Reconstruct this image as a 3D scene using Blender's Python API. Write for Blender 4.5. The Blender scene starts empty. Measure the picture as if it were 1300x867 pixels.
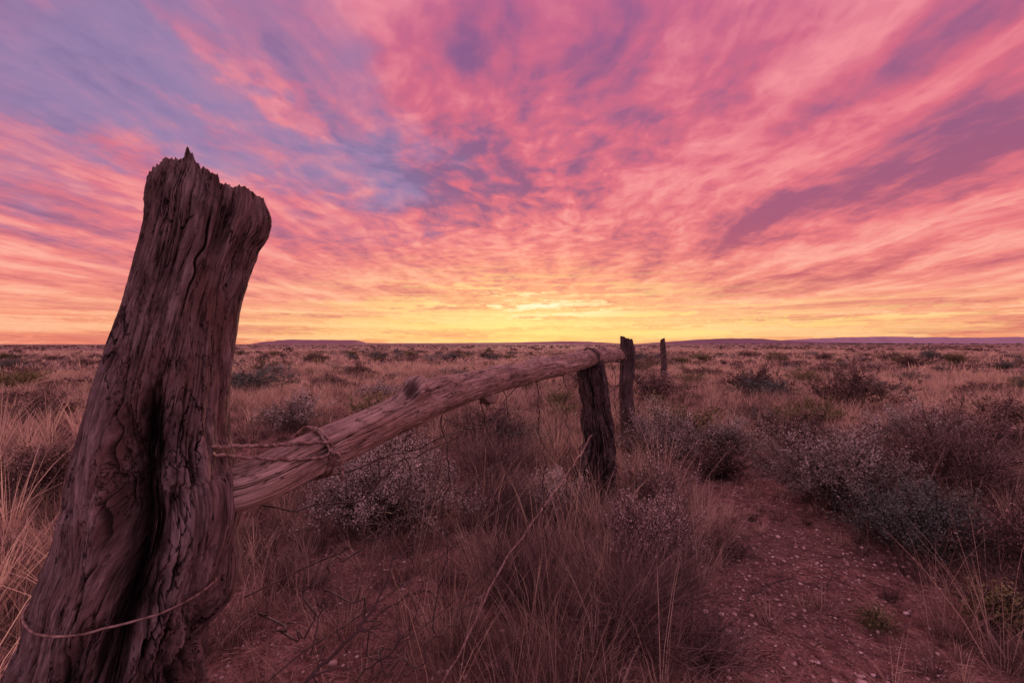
import bpy, math, numpy as np
from mathutils import Vector
from mathutils.bvhtree import BVHTree
rng = np.random.default_rng(7)
scene = bpy.context.scene
scene.view_settings.view_transform = 'Standard'
scene.view_settings.look = 'None'
scene.view_settings.exposure = 0
col = scene.collection

# ------------------------------------------------------------ noise
def _hash(ix, iy, iz, seed):
    h = (ix*374761393 + iy*668265263 + iz*2147483647 + seed*1274126177) & 0xFFFFFFFF
    h = ((h ^ (h >> 13)) * 1274126177) & 0xFFFFFFFF
    h = (h ^ (h >> 16)) & 0xFFFFFFFF
    h = (h * 2246822519) & 0xFFFFFFFF
    h = h ^ (h >> 15)
    return (h & 0xFFFFFF) / float(0xFFFFFF)
def vnoise(x, y, z, seed=0):
    x, y, z = np.broadcast_arrays(np.asarray(x, float), np.asarray(y, float), np.asarray(z, float))
    ix = np.floor(x).astype(np.int64); iy = np.floor(y).astype(np.int64); iz = np.floor(z).astype(np.int64)
    fx = x-ix; fy = y-iy; fz = z-iz
    fx = fx*fx*(3-2*fx); fy = fy*fy*(3-2*fy); fz = fz*fz*(3-2*fz)
    r = 0
    for dx in (0, 1):
        for dy in (0, 1):
            for dz in (0, 1):
                w = (fx if dx else 1-fx)*(fy if dy else 1-fy)*(fz if dz else 1-fz)
                r = r + w*_hash(ix+dx, iy+dy, iz+dz, seed)
    return r
def fbm(x, y, z, seed=0, o=4):
    r = 0; a = .5; t = 0; f = 1.0
    for k in range(o):
        r = r + a*vnoise(x*f, y*f, z*f, seed+k*17); t += a; a *= .5; f *= 2.03
    return r/t
def sstep(a, b, x):
    t = np.clip((x-a)/(b-a), 0, 1); return t*t*(3-2*t)
path_pts = np.array([(.94, .9), (1.06, 1.34), (1.32, 2.2), (1.45, 2.85), (1.65, 3.5), (2.3, 4.9)])
def path_dist(x, y):
    x = np.asarray(x, float); y = np.asarray(y, float)
    xc = np.interp(y, path_pts[:, 1], path_pts[:, 0]); return np.abs(x-xc) + (fbm(x*2.6, y*2.6, 0*x, 71, 3)-.5)*.75
def zground(x, y):
    x = np.asarray(x, float); y = np.asarray(y, float)
    r = np.hypot(x, y)
    return (fbm(x*.5+50, y*.5+50, 0*x, 3, 3)-.5)*.10*np.exp(-(r/60)**2) + (fbm(x*3+9, y*3, 0*x, 5, 3)-.5)*.05*np.exp(-(r/14)**2)

# ------------------------------------------------------------ mesh helpers
def mesh_quads(name, V, F, attrs=None, smooth=False):
    me = bpy.data.meshes.new(name)
    V = np.asarray(V, np.float32); F = np.asarray(F, np.int32)
    n = len(F); k = F.shape[1]
    me.vertices.add(len(V)); me.vertices.foreach_set('co', V.ravel())
    me.loops.add(n*k); me.loops.foreach_set('vertex_index', F.ravel())
    me.polygons.add(n); me.polygons.foreach_set('loop_start', np.arange(n, dtype=np.int32)*k)
    me.update(calc_edges=True)
    if attrs:
        for an, d in attrs.items():
            d = np.asarray(d, np.float32)
            if d.ndim == 1:
                a = me.attributes.new(an, 'FLOAT', 'POINT'); a.data.foreach_set('value', d)
            else:
                a = me.attributes.new(an, 'FLOAT_VECTOR', 'POINT'); a.data.foreach_set('vector', d.ravel())
    if smooth:
        me.polygons.foreach_set('use_smooth', np.ones(n, bool))
    me.validate()
    return me
def add_obj(name, me, mats, label=None, category=None, kind=None, group=None, parent=None, loc=None):
    ob = bpy.data.objects.new(name, me)
    if me is not None and mats and len(me.materials) == 0:
        for m in (mats if isinstance(mats, (list, tuple)) else [mats]): me.materials.append(m)
    col.objects.link(ob)
    if label: ob['label'] = label
    if category: ob['category'] = category
    if kind: ob['kind'] = kind
    if group: ob['group'] = group
    if parent: ob.parent = parent
    if loc is not None: ob.location = loc
    return ob
def merge(parts):
    Vs = []; Fs = []; Ts = []; o = 0
    for V, F, T in parts:
        Vs.append(V); Fs.append(F+o); Ts.append(T); o += len(V)
    return np.concatenate(Vs), np.concatenate(Fs), np.concatenate(Ts)

def tubes(P, R, tone, sides=3):
    N, K, _ = P.shape
    T = np.gradient(P, axis=1); T /= np.linalg.norm(T, axis=2, keepdims=True)+1e-9
    ref = np.tile(np.array([0.31, 0.77, 0.12]), (N, K, 1))
    A = np.cross(T, ref); A /= np.linalg.norm(A, axis=2, keepdims=True)+1e-9
    B = np.cross(T, A)
    th = np.arange(sides)*2*np.pi/sides
    V = P[:, :, None, :] + R[:, :, None, None]*(np.cos(th)[None, None, :, None]*A[:, :, None, :] + np.sin(th)[None, None, :, None]*B[:, :, None, :])
    V = V.reshape(-1, 3)
    idx = np.arange(N*K*sides).reshape(N, K, sides)
    a = idx[:, :-1, :]; b = np.roll(a, -1, axis=2); d = idx[:, 1:, :]; c = np.roll(d, -1, axis=2)
    F = np.stack([a, b, c, d], -1).reshape(-1, 4)
    return V, F, np.repeat(tone, K*sides)

def blades(base, az, lean, L, W, bend, tone, K=3):
    N = len(base)
    t = np.linspace(0, 1, K+1)[None, :]
    h = np.stack([np.cos(az), np.sin(az), 0*az], 1)
    hor = L[:, None]*(np.sin(lean)[:, None]*t + bend[:, None]*t**2)
    ver = L[:, None]*(np.cos(lean)[:, None]*t - .45*bend[:, None]*t**2)
    P = base[:, None, :] + hor[:, :, None]*h[:, None, :]
    P[:, :, 2] += ver
    fa = rng.uniform(0, 2*np.pi, N)
    side = np.stack([np.cos(fa), np.sin(fa), 0*fa], 1)
    w = W[:, None]*(1-t)**.6*.5 + W[:, None]*.06
    V = np.stack([P - w[:, :, None]*side[:, None, :], P + w[:, :, None]*side[:, None, :]], 2).reshape(-1, 3)
    idx = np.arange(N*(K+1)*2).reshape(N, K+1, 2)
    F = np.stack([idx[:, :-1, 0], idx[:, :-1, 1], idx[:, 1:, 1], idx[:, 1:, 0]], -1).reshape(-1, 4)
    return V, F, np.repeat(tone, (K+1)*2)

def leaves(C, size, tone, aspect=.5):
    N = len(C)
    a = rng.normal(size=(N, 3)); a[:, 2] += .5; a /= np.linalg.norm(a, axis=1, keepdims=True)
    b = np.cross(a, rng.normal(size=(N, 3))); b /= np.linalg.norm(b, axis=1, keepdims=True)
    a = a*size[:, None]; b = b*size[:, None]*aspect
    V = np.stack([C-a, C+b-a*.1, C+a, C-b-a*.1], 1).reshape(-1, 3)
    F = np.arange(N*4).reshape(N, 4)
    return V, F, np.repeat(tone, 4)

# ------------------------------------------------------------ materials
def lin(r, g, b):
    f = lambda c: (c/255/12.92) if c/255 <= .04045 else ((c/255+.055)/1.055)**2.4
    return (f(r), f(g), f(b), 1)
class NT:
    def __init__(s, tree): s.t = tree; s.N = tree.nodes; s.L = tree.links
    def put(s, sock, v):
        if v is None: return
        if isinstance(v, bpy.types.NodeSocket): s.L.new(v, sock)
        else: sock.default_value = v
    def m(s, op, a, b=None, c=None, clamp=False):
        n = s.N.new('ShaderNodeMath'); n.operation = op; n.use_clamp = clamp
        s.put(n.inputs[0], a); s.put(n.inputs[1], b)
        if c is not None: s.put(n.inputs[2], c)
        return n.outputs[0]
    def rng(s, v, a, b, c=0., d=1., smooth=True):
        n = s.N.new('ShaderNodeMapRange'); n.interpolation_type = 'SMOOTHSTEP' if smooth else 'LINEAR'
        s.put(n.inputs[0], v); n.inputs[1].default_value = a; n.inputs[2].default_value = b
        n.inputs[3].default_value = c; n.inputs[4].default_value = d
        return n.outputs[0]
    def comb(s, x, y, z=0.):
        n = s.N.new('ShaderNodeCombineXYZ'); s.put(n.inputs[0], x); s.put(n.inputs[1], y); s.put(n.inputs[2], z); return n.outputs[0]
    def sep(s, v):
        n = s.N.new('ShaderNodeSeparateXYZ'); s.L.new(v, n.inputs[0]); return n.outputs
    def noise(s, vec, scale=5., detail=4., rough=.5, dist=0., out=0):
        n = s.N.new('ShaderNodeTexNoise'); s.put(n.inputs['Vector'], vec); n.inputs['Scale'].default_value = scale
        n.inputs['Detail'].default_value = detail; n.inputs['Roughness'].default_value = rough; n.inputs['Distortion'].default_value = dist
        return n.outputs[out]
    def ramp(s, v, stops, interp='LINEAR'):
        n = s.N.new('ShaderNodeValToRGB'); r = n.color_ramp; r.interpolation = interp
        while len(r.elements) < len(stops): r.elements.new(.5)
        for e, (p, c) in zip(r.elements, stops): e.position = p; e.color = c if len(c) == 4 else (*c, 1)
        s.put(n.inputs[0], v); return n.outputs[0]
    def mix(s, f, a, b, blend='MIX'):
        n = s.N.new('ShaderNodeMix'); n.data_type = 'RGBA'; n.blend_type = blend
        s.put(n.inputs[0], f); s.put(n.inputs[6], a if not isinstance(a, tuple) or len(a) == 4 else (*a, 1))
        s.put(n.inputs[7], b if not isinstance(b, tuple) or len(b) == 4 else (*b, 1))
        return n.outputs[2]
    def attr(s, name, out=2):
        n = s.N.new('ShaderNodeAttribute'); n.attribute_name = name; return n.outputs[out]
    def vmul(s, v, k):
        n = s.N.new('ShaderNodeVectorMath'); n.operation = 'MULTIPLY'; s.put(n.inputs[0], v); n.inputs[1].default_value = k; return n.outputs[0]
    def bump(s, h, strength=.5, dist=.01):
        n = s.N.new('ShaderNodeBump'); n.inputs['Strength'].default_value = strength; n.inputs['Distance'].default_value = dist
        s.L.new(h, n.inputs['Height']); return n.outputs[0]
def new_mat(name):
    m = bpy.data.materials.new(name); m.use_nodes = True
    t = NT(m.node_tree); p = m.node_tree.nodes['Principled BSDF']
    p.inputs['Roughness'].default_value = .85
    p.inputs['Specular IOR Level'].default_value = .15
    return m, t, p

def plant_mat(name, stops, transl=.3):
    m, t, p = new_mat(name)
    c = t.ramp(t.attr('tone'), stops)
    info = t.N.new('ShaderNodeObjectInfo')
    k = t.m('MULTIPLY_ADD', info.outputs['Random'], .35, .8)
    cc = t.mix(1., c, t.comb(k, k, k), 'MULTIPLY')
    df = t.N.new('ShaderNodeBsdfDiffuse'); t.L.new(cc, df.inputs[0])
    out = df.outputs[0]
    if transl:
        tr = t.N.new('ShaderNodeBsdfTranslucent'); t.L.new(cc, tr.inputs[0])
        mx = t.N.new('ShaderNodeMixShader'); mx.inputs[0].default_value = transl
        t.L.new(out, mx.inputs[1]); t.L.new(tr.outputs[0], mx.inputs[2]); out = mx.outputs[0]
    t.L.new(out, t.N['Material Output'].inputs[0])
    return m
M_grass = plant_mat('dry_grass_material', [(0, (.07, .05, .045)), (.35, (.22, .155, .125)), (.65, (.54, .39, .30)), (1, (.88, .69, .50))], .38)
M_stem = plant_mat('twig_material', [(0, (.04, .03, .028)), (1, (.15, .108, .095))], 0)
M_fine = plant_mat('fine_dry_stalk', [(0, (.055, .04, .037)), (.6, (.19, .132, .115)), (1, (.44, .32, .27))], 0)
M_pale = plant_mat('pale_saltbush_leaf', [(0, (.10, .088, .07)), (.6, (.35, .31, .25)), (1, (.68, .60, .50))], 0)
M_darkleaf = plant_mat('blue_green_leaf', [(0, (.045, .06, .048)), (1, (.22, .26, .21))], 0)
M_brown = plant_mat('brown_scrub_leaf', [(0, (.045, .032, .028)), (.6, (.19, .132, .105)), (1, (.44, .31, .25))], 0)
M_flower = plant_mat('pale_seed_head', [(0, (.26, .20, .17)), (.5, (.50, .41, .37)), (1, (.80, .70, .65))], .3)
M_olive = plant_mat('olive_scrub_leaf', [(0, (.08, .075, .035)), (1, (.31, .28, .13))], 0)

def wood_mat(name, dark, mid, light, warm, crk=.8, bs=.8):
    m, t, p = new_mat(name)
    g = t.attr('gcoord', 1)
    n1 = t.noise(t.vmul(g, (110, 110, 6)), 1., 6, .65, .2)
    n2 = t.noise(t.vmul(g, (14, 14, 4.5)), 1., 4, .55, .8)
    n3 = t.noise(t.vmul(g, (380, 380, 18)), 1., 3, .6)
    n5 = t.noise(t.vmul(g, (26, 26, 3.0)), 1., 5, .62, .3)
    n6 = t.noise(t.vmul(g, (75, 75, 6.5)), 1., 4, .6, .3)
    c1 = t.rng(t.m('ABSOLUTE', t.m('SUBTRACT', n5, .53)), .009, .0015)
    c1 = t.m('MULTIPLY', c1, t.rng(n2, .60, .48))
    c2 = t.rng(t.m('ABSOLUTE', t.m('SUBTRACT', n6, .52)), .011, .002)
    c2 = t.m('MULTIPLY', c2, t.rng(n2, .42, .56))
    ck = t.m('MAXIMUM', c1, t.m('MULTIPLY', c2, .7))
    c = t.ramp(t.m('MULTIPLY_ADD', n1, .6, t.m('MULTIPLY', n3, .4)), [(.33, dark), (.47, mid), (.64, light)])
    c = t.mix(t.rng(n2, .45, .64, 0, .85), c, warm)
    n4 = t.noise(t.vmul(g, (34, 34, 20)), 1., 6, .68)
    c = t.mix(t.rng(n4, .48, .68, 0, .7), c, dark)
    n7 = t.noise(t.vmul(g, (9, 9, 5)), 1., 4, .6, .6)
    c = t.mix(t.rng(n7, .48, .64, 0, .6), c, dark)
    vd = (*[x*.22 for x in dark],)
    c = t.mix(t.m('MULTIPLY', ck, crk), c, vd)
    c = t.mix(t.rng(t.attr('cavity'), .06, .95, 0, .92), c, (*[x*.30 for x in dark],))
    t.L.new(c, p.inputs['Base Color'])
    h = t.m('SUBTRACT', t.m('ADD', t.m('MULTIPLY_ADD', n1, .6, t.m('MULTIPLY', n3, .3)), t.m('MULTIPLY', n4, 1.0)), t.m('MULTIPLY', ck, 1.2))
    t.L.new(t.bump(h, bs, .0055), p.inputs['Normal'])
    return m
M_post = wood_mat('weathered_post_wood', (.055, .038, .034), (.165, .118, .108), (.36, .27, .25), (.15, .088, .068), .88, .95)
M_rail = wood_mat('bleached_rail_wood', (.15, .10, .085), (.35, .255, .205), (.58, .435, .36), (.38, .25, .185), .8, .65)
M_post_dark = wood_mat('dark_post_wood', (.040, .030, .028), (.105, .077, .07), (.22, .165, .15), (.095, .062, .052), .85, .8)
m, t, p = new_mat('rusty_wire'); M_wire = m
p.inputs['Metallic'].default_value = .3; p.inputs['Roughness'].default_value = .6
tc = t.N.new('ShaderNodeTexCoord')
t.L.new(t.ramp(t.noise(tc.outputs['Object'], 60., 3), [(.35, (.04, .03, .026)), (.65, (.11, .085, .075))]), p.inputs['Base Color'])
m, t, p = new_mat('galvanised_tie_wire'); M_tie = m
p.inputs['Metallic'].default_value = .4; p.inputs['Roughness'].default_value = .5
tc = t.N.new('ShaderNodeTexCoord')
t.L.new(t.ramp(t.noise(tc.outputs['Object'], 80., 3), [(.35, (.14, .09, .07)), (.65, (.40, .29, .24))]), p.inputs['Base Color'])

# ground material
m, t, p = new_mat('red_soil'); M_ground = m
geo = t.N.new('ShaderNodeNewGeometry'); pos = geo.outputs['Position']
ps = t.sep(pos)
dist = t.m('SQRT', t.m('ADD', t.m('MULTIPLY', ps[0], ps[0]), t.m('MULTIPLY', ps[1], ps[1])))
nA = t.noise(pos, 1.3, 6, .6, .4); nB = t.noise(pos, 14., 6, .68); nC = t.noise(pos, 90., 4, .65)
soil = t.ramp(t.m('MULTIPLY_ADD', nB, .6, t.m('MULTIPLY', nC, .4)), [(.36, (.075, .036, .03)), (.48, (.28, .148, .115)), (.60, (.52, .31, .245))])
lit_ = t.mix(t.rng(nA, .46, .62, 0, .5), soil, (.14, .09, .075))
vor = t.N.new('ShaderNodeTexVoronoi'); vor.inputs['Scale'].default_value = 60.; t.L.new(pos, vor.inputs['Vector'])
peb = t.m('MULTIPLY', t.rng(vor.outputs['Distance'], .38, .24), t.rng(t.sep(vor.outputs['Color'])[0], .36, .42))
near = t.mix(t.m('MULTIPLY', peb, .85), lit_, t.mix(t.sep(vor.outputs['Color'])[1], (.24, .135, .11), (.56, .40, .34)))
nf1 = t.noise(t.vmul(pos, (.02, .05, 1)), 1., 6, .62, .5); nf2 = t.noise(t.vmul(pos, (.35, .35, 1)), 1., 5, .7)
far = t.ramp(t.m('MULTIPLY_ADD', nf1, .5, t.m('MULTIPLY', nf2, .5)), [(.38, (.08, .054, .048)), (.5, (.27, .18, .15)), (.62, (.56, .39, .31))])
t.L.new(t.mix(t.rng(dist, 9, 40), near, far), p.inputs['Base Color'])
hb = t.m('ADD', t.m('MULTIPLY', nB, 1.3), t.m('MULTIPLY', t.m('ADD', nC, peb), .7))
t.L.new(t.bump(hb, 1., .04), p.inputs['Normal'])
m, t, p = new_mat('pebble_stone'); M_peb = m
t.L.new(t.ramp(t.attr('tone'), [(0, (.15, .08, .065)), (.55, (.34, .215, .18)), (.9, (.54, .40, .35)), (1, (.70, .58, .53))]), p.inputs['Base Color'])

# ------------------------------------------------------------ ground sheet
n = 560
s = np.linspace(-1, 1, n); kk = 9.2
X = 7000*np.sinh(kk*s)/math.sinh(kk)
gx, gy = np.meshgrid(X+.5, X+2.2)
V = np.stack([gx.ravel(), gy.ravel(), zground(gx, gy).ravel()], 1)
i = np.arange(n*n).reshape(n, n)
F = np.stack([i[:-1, :-1], i[:-1, 1:], i[1:, 1:], i[1:, :-1]], -1).reshape(-1, 4)
add_obj('ground', mesh_quads('ground', V, F, smooth=True), M_ground, kind='structure', label='flat red soil plain with pebbles and dry litter', category='ground')

# ------------------------------------------------------------ hills
def hill(name, pts, y, depth, colr, label, seed):
    xs = np.array([q[0] for q in pts], float); hs = np.array([q[1] for q in pts], float)
    nx = 260; xx = np.linspace(xs[0], xs[-1], nx); hh = np.interp(xx, xs, hs)
    hh = hh*(1+.18*(fbm(xx*.012, 0*xx, 0*xx, seed, 4)-.5))
    prof = np.array([0, .3, .75, 1, 1, .7, 0]); yy = np.array([-1, -.75, -.45, -.25, .3, .7, 1])*depth
    V = np.zeros((nx, 7, 3)); V[:, :, 0] = xx[:, None]; V[:, :, 1] = y+yy[None, :]
    V[:, :, 1] += (fbm(xx*.01, 0*xx, 0*xx, seed+3, 3)-.5)[:, None]*depth
    V[:, :, 2] = hh[:, None]*prof[None, :]-.5
    i = np.arange(nx*7).reshape(nx, 7)
    F = np.stack([i[:-1, :-1], i[1:, :-1], i[1:, 1:], i[:-1, 1:]], -1).reshape(-1, 4)
    m, t, p = new_mat(name+'_material')
    g = t.N.new('ShaderNodeNewGeometry')
    t.L.new(t.mix(t.noise(t.vmul(g.outputs['Position'], (.01, .01, .05)), 1., 4), tuple(c*.8 for c in colr), tuple(c*1.15 for c in colr)), p.inputs['Base Color'])  # dusk distance haze is painted into each hill's base colour
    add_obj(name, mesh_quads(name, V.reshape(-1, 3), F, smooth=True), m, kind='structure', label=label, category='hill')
k = 5000/578
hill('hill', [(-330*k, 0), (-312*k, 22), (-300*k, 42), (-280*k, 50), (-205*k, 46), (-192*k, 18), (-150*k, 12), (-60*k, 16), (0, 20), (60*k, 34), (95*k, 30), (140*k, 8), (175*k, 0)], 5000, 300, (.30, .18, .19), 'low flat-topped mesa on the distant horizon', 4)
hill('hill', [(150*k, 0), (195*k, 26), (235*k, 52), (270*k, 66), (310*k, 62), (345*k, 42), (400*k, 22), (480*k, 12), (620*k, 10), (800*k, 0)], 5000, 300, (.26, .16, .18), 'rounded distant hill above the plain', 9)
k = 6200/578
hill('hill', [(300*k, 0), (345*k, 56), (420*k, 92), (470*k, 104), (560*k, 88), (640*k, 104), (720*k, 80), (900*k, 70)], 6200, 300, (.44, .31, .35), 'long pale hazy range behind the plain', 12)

# ------------------------------------------------------------ logs
def catmull(P, n):
    P = np.asarray(P, float); Pe = np.vstack([2*P[0]-P[1], P, 2*P[-1]-P[-2]])
    L = np.concatenate([[0], np.cumsum(np.linalg.norm(np.diff(P[:, :3], axis=0), axis=1))]); L /= L[-1]
    out = []
    for u in np.linspace(0, 1, n):
        k = min(np.searchsorted(L, u, side='right')-1, len(P)-2)
        t = (u-L[k])/(L[k+1]-L[k]); a, b, c, d = Pe[k:k+4]
        out.append(.5*((2*b)+(-a+c)*t+(2*a-5*b+4*c-d)*t*t+(-a+3*b-3*c+d)*t**3))
    return np.array(out)
def make_log(name, pts, ref, nt, ns, seed, lobes=.22, grain=.06, crack=.16, bumps=(), flaky=None, top=None, twist=.25, fissures=(), facet=0.):
    Q = catmull(pts, ns); P = Q[:, :3]; R = Q[:, 3]
    T = np.gradient(P, axis=0); T /= np.linalg.norm(T, axis=1, keepdims=True)
    ref = np.array(ref, float)
    e2 = ref[None]-T*(T@ref)[:, None]; e2 /= np.linalg.norm(e2, axis=1, keepdims=True)
    e1 = np.cross(e2, T)
    S = np.concatenate([[0], np.cumsum(np.linalg.norm(np.diff(P, axis=0), axis=1))])
    th = np.arange(nt)*2*np.pi/nt - np.pi
    TH, SS = np.meshgrid(th, S); RR = R[:, None]+0*TH
    tw = TH + twist*np.sin(SS*3.1+seed) + .12*(fbm(np.cos(TH)*2, np.sin(TH)*2, SS*5, seed+2, 3)-.5)
    c, s_ = np.cos(tw), np.sin(tw)
    d = (fbm(c*1.3, s_*1.3, SS*4, seed, 3)-.5)*lobes*2
    if facet:
        q = (tw*6/(2*np.pi)+.35*np.sin(SS*4)) % 1.0
        d += -facet*(1-np.abs(2*q-1)**2) + facet*.5
    g0 = fbm(c*3, s_*3, SS*9, seed+4, 3)-.5
    g1 = fbm(c*9, s_*9, SS*2.2, seed+5, 5)-.5
    g2 = fbm(c*38, s_*38, SS*8, seed+6, 3)-.5
    d += g0*grain*1.6 + g1*grain*.7 + g2*grain*.4
    n1 = fbm(c*3.2+4, s_*3.2, SS*1.0, seed+9, 5)
    n2 = fbm(c*7.5, s_*7.5+7, SS*2.0, seed+11, 4)
    cr = sstep(.975, .999, 1-np.abs(2*n1-1)) * sstep(.40, .54, fbm(c*2, s_*2, SS*5, seed+13, 2))
    cr2 = sstep(.97, 1., 1-np.abs(2*n2-1))*.4 * sstep(.47, .60, fbm(c*2, s_*2, SS*7, seed+14, 2))
    crk = np.maximum(cr, cr2); d -= crk*crack
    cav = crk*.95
    sn = SS/S[-1]
    for q, (sa, sb, t0, w_, amp) in enumerate(fissures):
        wv = .12*(vnoise(S*5, 0*S, 0*S+q, seed+60)-.5)+.08*(vnoise(S*40, 0*S, 0*S+q, seed+61)-.5)
        dt = np.angle(np.exp(1j*(TH-t0-wv[:, None])))
        m_ = sstep(sa, sa+.04, sn)*sstep(sb, sb-.04, sn)*(.5+vnoise(S*30, 0*S, 0*S+q, seed+62))[:, None]
        wd_ = w_*(.5+.9*vnoise(S*30, 0*S+3, 0*S+q, seed+63))[:, None]
        g = np.exp(-(dt/wd_)**2)*m_
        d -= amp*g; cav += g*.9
    if flaky is not None:
        fk = flaky(TH, sn)
        f1 = fbm(c*6, s_*6, SS*12, seed+21, 5); f2 = np.floor(f1*11)/11*.85+f1*.15
        f3 = fbm(c*20, s_*20, SS*34, seed+23, 3)
        f4 = fbm(c*14, s_*14, SS*5, seed+25, 4); f5 = np.floor(f4*8)/8*.8+f4*.2
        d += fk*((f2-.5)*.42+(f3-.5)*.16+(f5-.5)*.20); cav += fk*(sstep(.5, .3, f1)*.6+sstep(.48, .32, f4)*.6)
    for (s0, t0, amp, ss, st, cv) in bumps:
        wob = (fbm(sn*9, TH*2, 0*TH, seed+31, 3)-.5); wo2 = (fbm(sn*26, TH*6, 0*TH, seed+33, 4)-.5)
        dt = np.angle(np.exp(1j*(TH-t0-wob*.35)))
        w = np.exp(-(np.maximum(((sn-s0)/ss)**2+(dt/st)**2+wo2*1.2*(cv > .4), 0))**1.9)
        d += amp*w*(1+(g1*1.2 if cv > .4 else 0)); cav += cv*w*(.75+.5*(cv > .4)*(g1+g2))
    r = RR*(1+d)
    V = P[:, None, :]+r[:, :, None]*(np.cos(TH)[:, :, None]*e1[:, None, :]+np.sin(TH)[:, :, None]*e2[:, None, :])
    if top is not None:
        V[:, :, 2] += sstep(.90, 1., sn)*top(V[-1:, :, 0]-P[-1, 0], TH)
    G = np.stack([np.cos(TH)*RR, np.sin(TH)*RR, SS], -1)
    rings = [V]; gr = [G]; cv = [cav]
    for end, Vend, pc, ax in ((1, V[-1], P[-1], T[-1]), (0, V[0], P[0], -T[0])):
        cen = Vend.mean(0)
        for f in (.85, .6, .3, .02):
            rv = cen+(Vend-cen)*f
            rv = rv-ax[None]*(.12*R[-1 if end else 0]*(fbm(rv[:, 0]*60, rv[:, 1]*60, rv[:, 2]*20, seed+40, 3)-.2))[:, None]
            if end: rings.append(rv[None]); gr.append((G[-1]*[f, f, 1])[None]); cv.append(np.full((1, nt), .35))
            else: rings.insert(0, rv[None]); gr.insert(0, (G[0]*[f, f, 1])[None]); cv.insert(0, np.full((1, nt), .55))
    V = np.concatenate(rings); G = np.concatenate(gr); C = np.concatenate(cv)
    m_ = len(V); i = np.arange(m_*nt).reshape(m_, nt)
    a = i[:-1]; b = np.roll(a, -1, 1); dd = i[1:]; cc = np.roll(dd, -1, 1)
    F = np.stack([a, b, cc, dd], -1).reshape(-1, 4)
    return mesh_quads(name, V.reshape(-1, 3), F, {'gcoord': G.reshape(-1, 3), 'cavity': np.clip(C.ravel(), 0, 1)}, smooth=True)

# main leaning post  (x, y, z, radius)
post_pts = [(-.79, .75, -.15, .150), (-.765, .75, 0, .146), (-.715, .75, .22, .137), (-.662, .75, .44, .130), (-.640, .75, .53, .121), (-.616, .75, .61, .121),
            (-.594, .75, .67, .117), (-.577, .75, .737, .119), (-.580, .75, .79, .109), (-.577, .75, .866, .097), (-.566, .75, .944, .090), (-.547, .75, 1.048, .081),
            (-.529, .75, 1.126, .077), (-.512, .75, 1.178, .079), (-.502, .75, 1.23, .083), (-.498, .75, 1.262, .080)]
FR = -.95
def top_fn(x, TH):
    sl = np.sin(TH-FR); fr = np.cos(TH-FR)
    z = np.interp(sl, [-1, -.86, -.70, -.49, -.26, -.20, .07, .12, .46, .52, .86, .95, 1.], [-.014, -.002, .010, .014, .013, .005, .001, -.006, -.008, -.003, -.007, -.014, -.026])
    z = z + (fbm(np.cos(TH)*5, np.sin(TH)*5, 0*TH, 77, 4)-.5)*.010 + (fbm(np.cos(TH)*30, np.sin(TH)*30, 0*TH, 78, 3)-.5)*.010
    z = z + .022*np.exp(-((sl+.38)/.045)**2)*(fr > 0) + .010*np.exp(-((sl+.31)/.025)**2)*(fr > 0)
    return np.where(fr > 0, z, z*0-.03-.02*np.abs(fr))
fl = lambda TH, sn: .13+.14*sstep(.88, .93, sn)+sstep(.60, .42, sn+.08*np.sin(TH*3))*(.35+1.0*sstep(-1.5, -.5, TH)*sstep(2.2, 1.2, TH))
post_me = make_log('fence_post', post_pts, (0, 1, 0), 720, 1150, 11, .09, .04, .18, flaky=fl, top=top_fn, facet=.07, bumps=[
    (.735, FR-.10, -.20, .055, .18, .8), (.635, FR-.14, -.66, .115, .35, 1.), (.52, FR-.10, -.34, .07, .20, .9),
    (.65, FR-.68, .09, .13, .15, 0), (.64, FR+.38, .12, .12, .15, 0),
    (.50, FR+1.02, -.18, .04, .10, .8), (.545, FR+1.45, .26, .050, .35, .1), (.80, FR+.30, .12, .07, .22, 0), (.74, FR+.55, .10, .11, .20, 0), (.72, FR-.85, .08, .12, .18, 0),
    (.945, FR-.55, .08, .04, .5, 0), (.915, FR+1.2, .06, .035, .5, 0), (.970, FR+1.10, .13, .020, .32, 0), (.93, FR+.9, -.08, .02, .3, .3), (.955, FR+.25, -.15, .030, .20, .55), (.985, FR-.2, -.08, .012, .5, .3), (.47, FR-.45, -.12, .07, .12, .7), (.40, FR+.35, -.16, .09, .10, .8), (.42, FR+.9, -.20, .12, .18, .8)],
    fissures=[(.84, .985, FR+.02, .016, .16), (.70, .93, FR+.62, .010, .12), (.60, .86, FR-.62, .009, .10), (.30, .62, FR-.55, .012, .14), (.28, .60, FR+.22, .014, .16), (.78, .97, FR-.55, .008, .09), (.55, .80, FR+.30, .008, .08),
              (.66, .90, FR+1.05, .010, .12), (.32, .50, FR-.85, .012, .13), (.30, .52, FR+.55, .015, .16), (.88, .99, FR+.75, .011, .12), (.45, .74, FR-1.0, .009, .11), (.36, .58, FR-.15, .010, .11), (.88, 1.0, FR-.30, .008, .08)])
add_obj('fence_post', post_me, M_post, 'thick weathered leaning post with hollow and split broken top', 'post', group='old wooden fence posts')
bvh = BVHTree.FromPolygons([v.co[:] for v in post_me.vertices], [p_.vertices[:] for p_ in post_me.polygons])

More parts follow.
